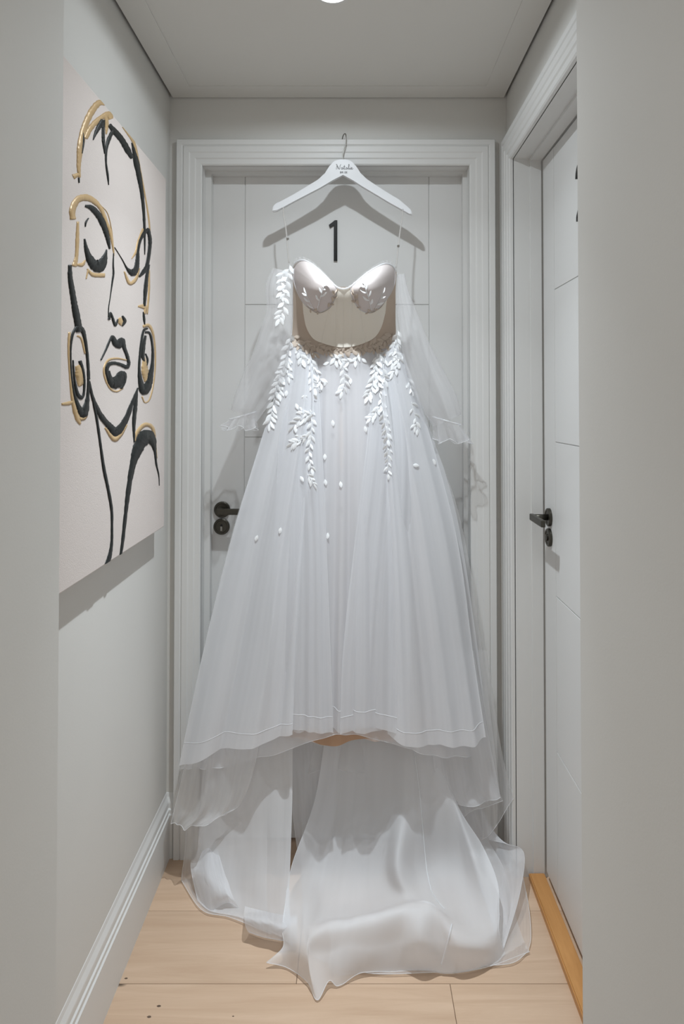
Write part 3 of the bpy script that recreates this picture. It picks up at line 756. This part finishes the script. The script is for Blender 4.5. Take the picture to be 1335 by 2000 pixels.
# deep fall under the front hem, out over the floor: drop, hollow, raised ridge, front slope, hem
TC = [  # drop                 mid drop            hollow            ridge foot        ridge             front slope        hem
 [(640,1400,Yk,1.965),(615,1560,Yk,1.955),(570,1690,Zk,.085),(556,1770,Zk,.065),(551,1812,Zk,.055),(552,1850,Zk,.035),(520,1880,Zk,.014)],
 [(655,1400,Yk,1.970),(640,1560,Yk,1.960),(598,1690,Zk,.060),(580,1770,Zk,.060),(568,1812,Zk,.070),(566,1850,Zk,.050),(560,1890,Zk,.006)],
 [(668,1400,Yk,1.972),(656,1560,Yk,1.962),(622,1700,Zk,.042),(606,1780,Zk,.050),(594,1815,Zk,.080),(598,1862,Zk,.070),(600,1918,Zk,.010)],
 [(678,1400,Yk,1.972),(668,1560,Yk,1.962),(642,1710,Zk,.035),(628,1790,Zk,.030),(615,1812,Zk,.098),(604,1870,Zk,.060),(619,1954,Zk,.004)],
 [(695,1400,Yk,1.972),(688,1560,Yk,1.962),(668,1715,Zk,.032),(655,1790,Zk,.026),(648,1802,Zk,.104),(640,1862,Zk,.060),(642,1916,Zk,.018)],
 [(708,1400,Yk,1.972),(704,1560,Yk,1.962),(690,1715,Zk,.032),(685,1786,Zk,.030),(682,1796,Zk,.108),(676,1850,Zk,.070),(662,1926,Zk,.004)],
 [(725,1400,Yk,1.970),(725,1560,Yk,1.958),(718,1710,Zk,.038),(722,1776,Zk,.038),(726,1786,Zk,.118),(722,1850,Zk,.065),(706,1900,Zk,.012)],
 [(760,1400,Yk,1.960),(762,1560,Yk,1.935),(752,1700,Zk,.060),(770,1764,Zk,.052),(782,1774,Zk,.130),(778,1840,Zk,.070),(780,1898,Zk,.004)],
 [(785,1400,Yk,1.950),(790,1560,Yk,1.905),(775,1690,Zk,.115),(800,1758,Zk,.064),(818,1766,Zk,.136),(820,1836,Zk,.095),(832,1896,Zk,.004)],
 [(806,1400,Yk,1.945),(818,1560,Yk,1.905),(812,1690,Zk,.085),(835,1760,Zk,.058),(848,1770,Zk,.130),(858,1836,Zk,.080),(868,1902,Zk,.004)],
 [(822,1400,Yk,1.945),(850,1560,Yk,1.902),(855,1690,Zk,.070),(872,1775,Zk,.060),(884,1800,Zk,.100),(896,1846,Zk,.080),(912,1898,Zk,.004)],
 [(834,1410,Yk,1.945),(876,1560,Yk,1.900),(900,1690,Zk,.080),(915,1775,Zk,.050),(925,1815,Zk,.070),(938,1850,Zk,.060),(948,1888,Zk,.004)],
 [(842,1420,Yk,1.945),(886,1560,Yk,1.900),(930,1690,Zk,.115),(952,1760,Zk,.075),(962,1810,Zk,.060),(966,1840,Zk,.045),(970,1880,Zk,.004)],
 [(850,1440,Yk,1.945),(892,1570,Yk,1.902),(940,1650,Zk,.125),(970,1720,Zk,.100),(974,1780,Zk,.070),(974,1820,Zk,.050),(986,1862,Zk,.004)],
]
train = tr('train', TC, M_TRAIN, nr=130, nc=260, amp=0.0045, seed=1, rip=(7, 15))
def line_on(ob, px_pts, r):
    """a stitched seam: thin cord following the surface below a drawn line"""
    b = BVHTree.FromPolygons([v.co for v in ob.data.vertices], [tuple(p.vertices) for p in ob.data.polygons])
    q = cr_chain(px_pts, 40); pts = []
    for x, y in q:
        d = ray(x, y).normalized(); h = b.ray_cast(Vector((0, 0, CAM_H)), d)
        if h[0] is not None: pts.append(h[0] - d*0.0015)
    if len(pts) > 3: tube('seam', pts, r, M_HEM, ob, 5)
line_on(train, [(809,1470),(820,1560),(832,1690),(842,1740)], 0.0016)
line_on(train, [(842,1740),(856,1762),(868,1775)], 0.0012)
line_on(train, [(882,1805),(874,1840),(862,1885)], 0.0020)
# gathered second ply inside the front fold
tr('train_underlayer', [
 [(640,1800,Zk,.07),(646,1850,Zk,.045),(640,1890,Zk,.02),(660,1905,Zk,.003)],
 [(680,1795,Zk,.08),(690,1845,Zk,.050),(695,1880,Zk,.025),(700,1900,Zk,.003)],
 [(730,1785,Zk,.09),(735,1840,Zk,.040),(730,1870,Zk,.03),(735,1898,Zk,.003)],
 [(790,1775,Zk,.10),(800,1840,Zk,.055),(810,1870,Zk,.03),(800,1894,Zk,.003)],
 [(850,1775,Zk,.10),(870,1840,Zk,.050),(880,1870,Zk,.02),(890,1896,Zk,.003)],
], M_SHEER, nr=50, nc=120, amp=0.014, seed=12, rip=(11, 21), sides=False)
# under layer lying flatter below it
tr('train_underlayer', [
 [(600,1420,Yk,1.985),(590,1600,Yk,1.980),(590,1740,Zk,.006),(600,1850,Zk,.012),(660,1890,Zk,.003)],
 [(680,1420,Yk,1.985),(690,1600,Yk,1.980),(700,1740,Zk,.006),(710,1840,Zk,.015),(730,1905,Zk,.003)],
 [(780,1420,Yk,1.985),(790,1600,Yk,1.975),(800,1740,Zk,.006),(820,1840,Zk,.018),(830,1903,Zk,.003)],
 [(850,1420,Yk,1.985),(880,1600,Yk,1.975),(920,1720,Zk,.04),(940,1830,Zk,.018),(935,1896,Zk,.003)],
 [(880,1450,Yk,1.985),(930,1600,Yk,1.970),(985,1700,Zk,.05),(1010,1800,Zk,.02),(1034,1862,Zk,.003)],
], M_SHEER, nr=70, nc=110, amp=0.010, seed=2, rip=(6, 11), sides=False)
# left fall
tr('train', [
 [(400,1440,Yk,1.935),(392,1560,Yk,1.925),(386,1660,Yk,1.905),(372,1690,Zk,.050),(386,1760,Zk,.004)],
 [(430,1440,Yk,1.93),(420,1560,Yk,1.915),(425,1650,Yk,1.89),(420,1730,Zk,.040),(412,1780,Zk,.004)],
 [(470,1440,Yk,1.925),(465,1560,Yk,1.905),(470,1650,Yk,1.875),(465,1735,Zk,.040),(468,1792,Zk,.004)],
 [(510,1440,Yk,1.92),(515,1560,Yk,1.89),(520,1660,Yk,1.85),(515,1750,Zk,.050),(505,1812,Zk,.004)],
 [(545,1440,Yk,1.92),(550,1560,Yk,1.885),(548,1660,Yk,1.84),(545,1760,Zk,.050),(548,1830,Zk,.004)],
 [(571,1440,Yk,1.92),(570,1560,Yk,1.88),(567,1660,Yk,1.835),(564,1760,Zk,.050),(572,1850,Zk,.004)],
], M_TRAIN, nr=80, nc=120, amp=0.006, seed=4, rip=(3, 7))
tr('train_underlayer', [
 [(365,1560,Yk,1.93),(362,1650,Yk,1.92),(356,1700,Zk,.02),(354,1722,Zk,.003)],
 [(400,1560,Yk,1.925),(400,1650,Yk,1.90),(392,1730,Zk,.02),(394,1780,Zk,.003)],
 [(450,1560,Yk,1.925),(450,1650,Yk,1.89),(455,1750,Zk,.02),(450,1795,Zk,.003)],
 [(520,1560,Yk,1.925),(520,1650,Yk,1.88),(520,1770,Zk,.02),(530,1828,Zk,.003)],
], M_SHEER, nr=50, nc=80, amp=0.008, seed=5, rip=(4, 8))
tr('train_fold', [
 [(478,1770,Zk,.030),(476,1790,Zk,.060),(480,1812,Zk,.035),(486,1822,Zk,.004)],
 [(510,1778,Zk,.030),(510,1796,Zk,.065),(512,1820,Zk,.040),(514,1832,Zk,.004)],
 [(545,1786,Zk,.030),(545,1802,Zk,.065),(545,1826,Zk,.040),(546,1838,Zk,.004)],
 [(580,1790,Zk,.030),(580,1806,Zk,.065),(580,1830,Zk,.040),(580,1845,Zk,.004)],
], M_TULLE, nr=30, nc=60, amp=0.006, seed=14, rip=(4, 9), sides=False)
tr('train_fold', [
 [(404,1640,Zk,.110),(384,1690,Zk,.070),(378,1705,Zk,.055),(396,1768,Zk,.004)],
 [(408,1640,Zk,.110),(404,1700,Zk,.080),(410,1740,Zk,.050),(414,1780,Zk,.004)],
 [(414,1640,Zk,.110),(422,1700,Zk,.075),(436,1748,Zk,.050),(446,1770,Zk,.004)],
 [(420,1640,Zk,.110),(438,1705,Zk,.075),(455,1748,Zk,.045),(474,1782,Zk,.004)],
], M_TULLE, nr=30, nc=60, amp=0.010, seed=15, rip=(5, 10), sides=False)
# back falls seen in the gap and at the right
tr('train', [
 [(560,1440,Yk,1.982),(566,1520,Yk,1.978),(572,1600,Yk,1.972),(585,1690,Zk,.004)],
 [(610,1440,Yk,1.985),(612,1520,Yk,1.980),(612,1600,Yk,1.975),(612,1690,Zk,.004)],
 [(660,1440,Yk,1.985),(655,1520,Yk,1.982),(650,1600,Yk,1.976),(640,1690,Zk,.004)],
], M_TULLE, nr=40, nc=50, amp=0.004, seed=6, hem=False)
tr('train_underlayer', [
 [(880,1500,Yk,1.965),(905,1600,Yk,1.955),(925,1690,Zk,.05),(960,1800,Zk,.02),(975,1850,Zk,.004)],
 [(905,1500,Yk,1.965),(930,1600,Yk,1.955),(960,1680,Zk,.05),(985,1790,Zk,.03),(985,1845,Zk,.004)],
 [(930,1560,Yk,1.955),(965,1630,Yk,1.945),(995,1690,Zk,.06),(1000,1760,Zk,.05),(980,1850,Zk,.010)],
 [(955,1640,Yk,1.935),(990,1650,Yk,1.915),(1022,1664,Zk,.08),(1016,1740,Zk,.06),(982,1856,Zk,.012)],
], M_TULLE, nr=60, nc=70, amp=0.004, seed=7, rip=(3, 6))
tr('train_underlayer', [
 [(960,1690,Zk,.03),(965,1780,Zk,.02),(960,1850,Zk,.006),(940,1890,Zk,.003)],
 [(1000,1690,Zk,.03),(1005,1770,Zk,.025),(1000,1840,Zk,.008),(1000,1884,Zk,.003)],
 [(1018,1700,Zk,.03),(1032,1770,Zk,.025),(1036,1830,Zk,.010),(1030,1862,Zk,.003)],
], M_SHEER, nr=40, nc=60, amp=0.006, seed=8, rip=(3, 6))

# ---- bodice
def pair(f, n):                # helper: sample a function of u in [0,1]
    return [f(k/(n-1)) for k in range(n)]
neck = cr_chain([(571,522),(578,512),(590,508),(606,514),(626,530),(645,549),(658,561),(670,564),(682,561),(697,549),(718,532),(738,520),(752,515),(764,518),(774,530)], 81)
base = cr_chain([(570,656),(580,668),(600,684),(635,690),(668,692),(705,690),(742,684),(762,668),(773,650)], 81)
def by(x, y):                  # depth of the bodice shell: curved across, drawn in towards the waist
    s = (x-672)/104.0
    w = min(1.0, max(0.0, (y-560)/105.0)); w = w*w*(3-2*w)
    return 1.856 + (0.098 - 0.064*w)*min(1.0, abs(s))**2.4 + 0.080*w
nr = 30
G = []
for i in range(nr):
    v = i/(nr-1); row = []
    for j in range(81):
        x = neck[j, 0]*(1-v) + base[j, 0]*v + 2.0*math.sin(math.pi*v)*(1 if j > 40 else -1)*abs(j-40)/40*-1
        y = neck[j, 1]*(1-v) + base[j, 1]*v
        row.append(tuple(P(x, y, by(x, y))))
    G.append(row)
bod = grid('bodice', G, M_NUDE)
bvh_bod = bod
backG = [[tuple(P(572 + 200*j/20, 560 + 105*i/10, 1.978 - 0.010*abs(j-10)/10)) for j in range(21)] for i in range(11)]
grid('bodice_back', backG, M_NUDE)
# boned corset panel in the middle, five gores
top_c = cr_chain([(590,585),(602,602),(622,612),(643,603),(654,585),(662,565),(681,565),(690,585),(702,604),(722,612),(742,602),(755,585)], 61)
bot_c = cr_chain([(592,612),(598,640),(612,662),(635,672),(655,677),(670,678.5),(686,677),(706,672),(730,660),(744,640),(752,612)], 61)
cuts = [0, 16, 24, 30, 36, 44, 60]
cor = None
for a, b in zip(cuts[:-1], cuts[1:]):
    G = []
    for i in range(16):
        v = i/15; row = []
        for j in range(a, b+1):
            x = top_c[j, 0]*(1-v) + bot_c[j, 0]*v; y = top_c[j, 1]*(1-v) + bot_c[j, 1]*v
            e = 0.0016*math.sin(math.pi*(j-a)/(b-a))
            row.append(tuple(P(x, y, by(x, y) - 0.004 - e)))
        G.append(row)
    grid('corset_gore', G, M_CORSET)
for j in cuts[1:-1]:
    pts = []
    for i in range(16):
        v = i/15; x = top_c[j, 0]*(1-v) + bot_c[j, 0]*v; y = top_c[j, 1]*(1-v) + bot_c[j, 1]*v
        pts.append(P(x, y, by(x, y) - 0.0036))
    tube('boning', pts, 0.0016, M_CORSET, dress, 6, flat=0.6)
# moulded cups
def dome(name, bnd, cx, cy, bulge, mat):
    b = cr_chain(bnd + [bnd[0]], 73)[:-1]
    vs = [tuple(P(cx, cy, by(cx, cy) - bulge - 0.004))]; fs = []
    K, N = 14, len(b)
    for k in range(1, K+1):
        s = k/K
        for x, y in b:
            xx, yy = cx + (x-cx)*s, cy + (y-cy)*s
            vs.append(tuple(P(xx, yy, by(xx, yy) - 0.004 - bulge*(1-s**2.1))))
    for j in range(N): fs.append((0, 1+j, 1+(j+1) % N))
    for k in range(K-1):
        for j in range(N):
            a = 1+k*N; c = 1+(k+1)*N
            fs.append((a+j, c+j, c+(j+1) % N, a+(j+1) % N))
    return mesh(name, vs, fs, mat, dress, True)
cupL = [(574,524),(583,511),(598,509),(616,521),(636,540),(652,556),(657,568),(653,585),(644,600),(624,610),(604,603),(588,586),(578,565),(573,545)]
cupR = [(686,560),(700,547),(720,531),(742,518),(760,516),(770,526),(771,548),(765,568),(752,588),(736,604),(718,611),(702,604),(690,588),(684,570)]
cl = dome('cup', cupL, 614, 553, 0.044, M_CUP); cr_ = dome('cup', cupR, 729, 554, 0.044, M_CUP)
for bnd, par in ((cupL, cl), (cupR, cr_)):
    b = cr_chain(bnd + [bnd[0]], 60)
    tube('cup_piping', [P(x, y, by(x, y) - 0.0052) for x, y in b], 0.0011, M_HEM, par, 6)
tube('neckline_trim', [P(x, y, by(x, y) - 0.006) for x, y in neck], 0.0024, M_HEM, dress, 7)
# gathered ruffle standing up along the neckline
G = []
for i in range(5):
    row = []
    for j, (x, y) in enumerate(neck):
        w = 0.25 + 0.75*abs(j-40)/40
        row.append(tuple(P(x, y - i*2.2*w - 0.6*math.sin(j*2.1), by(x, y) - 0.004 + 0.0035*math.sin(j*1.9+i*0.4)*i/4)))
    G.append(row)
grid('neckline_ruffle', G, M_SHEER)
# straps looped over the hanger notches
for pts in ([(553,405,YH-0.010),(553.5,420,YH-0.012),(557,440,1.965),(560,465,1.955),(562,490,1.95),(564,514,1.95)], [(786,408,YH-0.010),(785,425,YH-0.012),(781,450,1.965),(778,475,1.955),(775,505,1.95),(773,524,1.95)]):
    q = cr_chain([tuple(P(*p)) for p in pts], 24)
    tube('strap', [Vector(v) for v in q], 0.0022, M_CLEAR, dress, 6, flat=0.35)
for px_, py_ in ((561.5, 466), (777.5, 480)):
    box('strap_slider', P(px_, py_, 1.95).x-0.0035, P(px_, py_, 1.95).x+0.0035, 1.9505, 1.9535, P(px_, py_, 1.95).z-0.003, P(px_, py_, 1.95).z+0.003, M_STEEL, dress, 0.0006)

# ---- sleeves
def sleeve(path, mat, seed, ruffle):
    rng = np.random.RandomState(seed)
    q = cr_chain(path, 44); N = 40
    G = []
    for i, (x, y, r, Y) in enumerate(q):
        d = q[min(i+1, 43), :2] - q[max(i-1, 0), :2]; d = d/np.linalg.norm(d); nn = np.array([-d[1], d[0]])
        row = []
        for k in range(N+1):
            t = 2*math.pi*k/N
            w = 1 + 0.07*math.cos(5*t + 0.10*i + seed) + 0.04*math.cos(9*t - 0.07*i)
            xx, yy = x + nn[0]*r*w*math.cos(t), y + nn[1]*r*w*math.cos(t)
            row.append(tuple(P(xx, yy, Y + 0.030*min(1, r/26)*w*math.sin(t))))
        G.append(row)
    s = grid('sleeve', G, mat)
    (x0, y0, r0, Y0), (x1, y1, r1, Y1) = path[-1], ruffle
    G2 = []
    for i in range(10):
        v = i/9; row = []
        for k in range(61):
            t = 2*math.pi*k/60
            w = 1 + (0.05 + 0.22*v)*math.cos(8*t+seed)
            rr = r0 + (r1-r0)*v
            row.append(tuple(P(x0+(x1-x0)*v + rr*w*math.cos(t)*0.95, y0+(y1-y0)*v + 5*v*math.cos(5*t+seed) + (0.28*rr*math.cos(t)*(1 if seed > 30 else -1))*(1-v), Y0 + 0.028*w*math.sin(t))))
        G2.append(row)
    grid('cuff_ruffle', G2, mat, s, hem=True, hemr=0.0008)
    tube('cuff_band', [Vector(v) for v in G2[0]], 0.0022, M_HEM, s, 6, flat=0.8)
    return s
sl = sleeve([(553,528,20,1.945),(546,560,25,1.935),(547,605,25,1.93),(540,650,30,1.93),(527,700,35,1.93),(506,750,36,1.935),(482,796,30,1.94),(474,812,26,1.945)], M_VEIL, 30, (466, 836, 33, 1.945))
sr = sleeve([(782,535,8,1.955),(786,570,12,1.95),(797,620,20,1.945),(812,680,28,1.942),(834,740,34,1.94),(858,790,34,1.94),(872,822,28,1.945)], M_VEIL, 31, (884, 862, 34, 1.945))
surfaces += [bod, cl, cr_]

# ---- lace leaves laid on the cloth
def bvh_of(obs):
    vs, fs = [], []
    for o in obs:
        k = len(vs)
        vs += [o.matrix_basis @ v.co + Vector(dress.location) for v in o.data.vertices]
        fs += [tuple(i+k for i in p.vertices) for p in o.data.polygons]
    return BVHTree.FromPolygons(vs, fs)
BV = bvh_of(surfaces); BVS = bvh_of([sl, sr]); BVALL = bvh_of(surfaces + [sl])
CAMP = Vector((0, 0, CAM_H))
def on_cloth(px, py, bvh):
    d = ray(px, py).normalized()
    hit = bvh.ray_cast(CAMP, d)
    if hit[0] is None: return P(px, py, 1.94)
    return hit[0] - d*0.003
lv = []
for i, (t, w) in enumerate(((0, 0.02), (0.25, 0.78), (0.5, 1.0), (0.78, 0.62), (1.0, 0.02))):
    lv += [(-w*0.5, 0.10*w, t), (0, -0.10*w, t), (w*0.5, 0.10*w, t)]
lf = []
for i in range(4):
    a = i*3
    lf += [(a, a+1, a+4, a+3), (a+1, a+2, a+5, a+4)]
LEAFS = {}
for nm, mt in (('w', M_LEAF), ('n', M_LEAFB)):
    me = bpy.data.meshes.new('leaf'); me.from_pydata(lv, [], lf); me.materials.append(mt)
    for p in me.polygons: p.use_smooth = True
    LEAFS[nm] = me
nleaf = 0
def leaf_at(parent, px, py, ang, length, width, bvh, mt='w'):
    """leaf whose base is at the pixel and that points along ang (image degrees, 90 = down)"""
    global nleaf
    nleaf += 1
    a = math.radians(ang)
    b = on_cloth(px, py, bvh); tpx = on_cloth(px + length*math.cos(a), py + length*math.sin(a), bvh)
    if abs(tpx.y - b.y) > 0.02: tpx = P(px + length*math.cos(a), py + length*math.sin(a), b.y)
    dz = tpx - b; L_ = dz.length; dz.normalize()
    vx = dz.cross(Vector((0, -1, 0)).cross(dz)) if False else Vector((0, 1, 0)).cross(dz).normalized()
    vy = dz.cross(vx).normalized()
    tilt = random.uniform(-0.35, 0.35)
    vx2 = vx*math.cos(tilt) + vy*math.sin(tilt); vy2 = dz.cross(vx2)
    W_ = L_*width
    M = Matrix(((vx2.x*W_, vy2.x*W_, dz.x*L_, b.x), (vx2.y*W_, vy2.y*W_, dz.y*L_, b.y), (vx2.z*W_, vy2.z*W_, dz.z*L_, b.z), (0, 0, 0, 1)))
    o = bpy.data.objects.new('leaf', LEAFS[mt]); COL.objects.link(o)
    o.parent = parent
    o.matrix_basis = Matrix.Translation(-Vector(dress.location) - Vector(parent.location)) @ M
    return o
def spray(path, n, bvh=None, ln=17, wd=0.42, spread=38, mt='w', tip=True):
    bvh = bvh or BV; n = int(round(n*1.25)); ln *= 1.08
    q = cr_chain(path, 4*n+1)
    pts = [on_cloth(x, y, bvh) for x, y in q]
    for i in range(1, len(pts)):
        if abs(pts[i].y - pts[i-1].y) > 0.015: pts[i] = P(q[i][0], q[i][1], pts[i-1].y)
    stem = tube('leaf_spray', pts, 0.0007, M_LEAF if mt == 'w' else M_LEAFB, dress, 5)
    for i in range(n):
        k = 4*i + 1
        d = q[min(k+1, len(q)-1)] - q[k-1]; ang = math.degrees(math.atan2(d[1], d[0]))
        s = 1 if i % 2 else -1
        f = 0.85 + 0.3*random.random()
        leaf_at(stem, q[k][0], q[k][1], ang + s*(spread+random.uniform(-9, 9)), ln*f, wd*random.uniform(0.85, 1.15), bvh, mt)
    if tip:
        d = q[-1] - q[-3]; leaf_at(stem, q[-1][0], q[-1][1], math.degrees(math.atan2(d[1], d[0])), ln, wd, bvh, mt)
S = spray
# over the left sleeve
S([(566,516),(560,545),(556,575),(552,606),(545,622)], 12, BVALL, 16, 0.45, 42)
S([(556,526),(549,550),(551,575)], 6, BVALL, 14, 0.45, 45)
# around the hips
S([(569,652),(564,675),(558,700),(556,712)], 8, None, 15)
S([(576,668),(584,686),(590,702)], 5, None, 16, 0.46)
S([(561,694),(559,715),(562,735)], 4, None, 14)
S([(561,700),(550,728),(541,752),(535,780),(530,806),(527,826)], 17, None, 16)
S([(548,722),(545,750),(546,770)], 6, None, 14)
S([(605,688),(610,712),(611,738),(614,758)], 9, None, 16)
S([(614,720),(624,738),(626,748)], 3, None, 14)
S([(655,697),(668,706),(671,728),(672,748),(668,764)], 10, None, 15)
S([(700,690),(693,704),(676,708)], 4, None, 14)
S([(652,690),(655,704)], 2, None, 14, 0.5)
S([(736,690),(733,712),(730,738),(724,760),(718,774)], 12, None, 15)
S([(742,692),(739,715),(738,740),(742,765)], 9, None, 15)
S([(752,700),(748,725),(752,742)], 5, None, 14)
S([(777,645),(775,668),(774,690),(776,705)], 8, None, 15)
S([(772,662),(768,685),(766,708)], 5, None, 14)
S([(783,690),(776,712),(768,728)], 5, None, 14)
S([(797,738),(800,752),(803,762)], 3, None, 12)
S([(803,785),(808,805),(812,822),(811,832)], 5, None, 13)
# lower clusters on the skirt
S([(612,808),(600,812),(586,820),(574,832)], 7, None, 16, 0.42, 36)
S([(604,806),(592,806)], 2, None, 14)
S([(608,848),(594,856),(580,862),(572,866)], 7, None, 15, 0.42, 38)
S([(606,800),(608,830),(606,860),(603,890),(608,915)], 12, None, 14, 0.42, 34)
S([(600,926),(606,934),(612,945)], 4, None, 12)
S([(743,770),(747,800),(752,830),(757,858)], 10, None, 14)
S([(744,790),(734,804),(724,816)], 6, None, 14)
S([(755,862),(757,890),(758,925)], 7, None, 12)
# cups
for m in (0, 1):
    fx = (lambda x: x) if m == 0 else (lambda x: 1344-x)
    S([(fx(619),606),(fx(624),585),(fx(630),566),(fx(633),556)], 6, None, 14, 0.36, 36)
    S([(fx(612),604),(fx(604),588),(fx(598),574)], 4, None, 13, 0.34, 36)
    S([(fx(640),602),(fx(650),588),(fx(654),572)], 4, None, 9, 0.5, 40, 'n')
    S([(fx(598),598),(fx(610),606),(fx(624),610)], 3, None, 9, 0.5, 40, 'n')
# fringe along the waist in the shade of the bodice
S([(573,656),(582,670),(594,676)], 5, None, 13, 0.5, 50, 'n')
S([(594,668),(604,680),(614,690)], 6, None, 13, 0.5, 50, 'n')
S([(618,672),(630,682),(644,686)], 6, None, 12, 0.5, 52, 'n')
S([(648,682),(662,686),(676,686)], 5, None, 12, 0.5, 52, 'n')
S([(682,684),(700,682),(716,680)], 6, None, 12, 0.5, 52, 'n')
S([(720,676),(734,672),(744,684)], 6, None, 13, 0.5, 50, 'n')
S([(768,652),(758,662),(748,668)], 6, None, 13, 0.5, 50, 'n')
for i, x in enumerate((584, 598, 612, 627, 641, 655, 684, 698, 712, 726, 740, 754)):
    yb = 660 + 30*math.sqrt(max(0, 1-((x-670)/104)**2)) - 6
    S([(x, yb-8), (x + (2 if i % 2 else -2), yb+2)], 2, None, 11, 0.5, 34, 'n')
# single petals
pet = tube('leaf_spray', [on_cloth(633, 705, BV), on_cloth(633, 706, BV)], 0.0006, M_LEAF, dress, 5)
for x, y, a in ((630,712,-20),(706,700,40),(637,742,110),(684,738,90),(588,776,-10),(577,788,70),(612,770,60),(649,820,85),(634,886,90),(664,940,80),(634,936,80),(586,930,60),(712,832,80),(806,908,10),(845,896,70),(548,1030,100),(640,1040,95),(503,1045,110),(560,762,100),(815,838,95)):
    leaf_at(pet, x, y, a, 13, 0.55, BV)
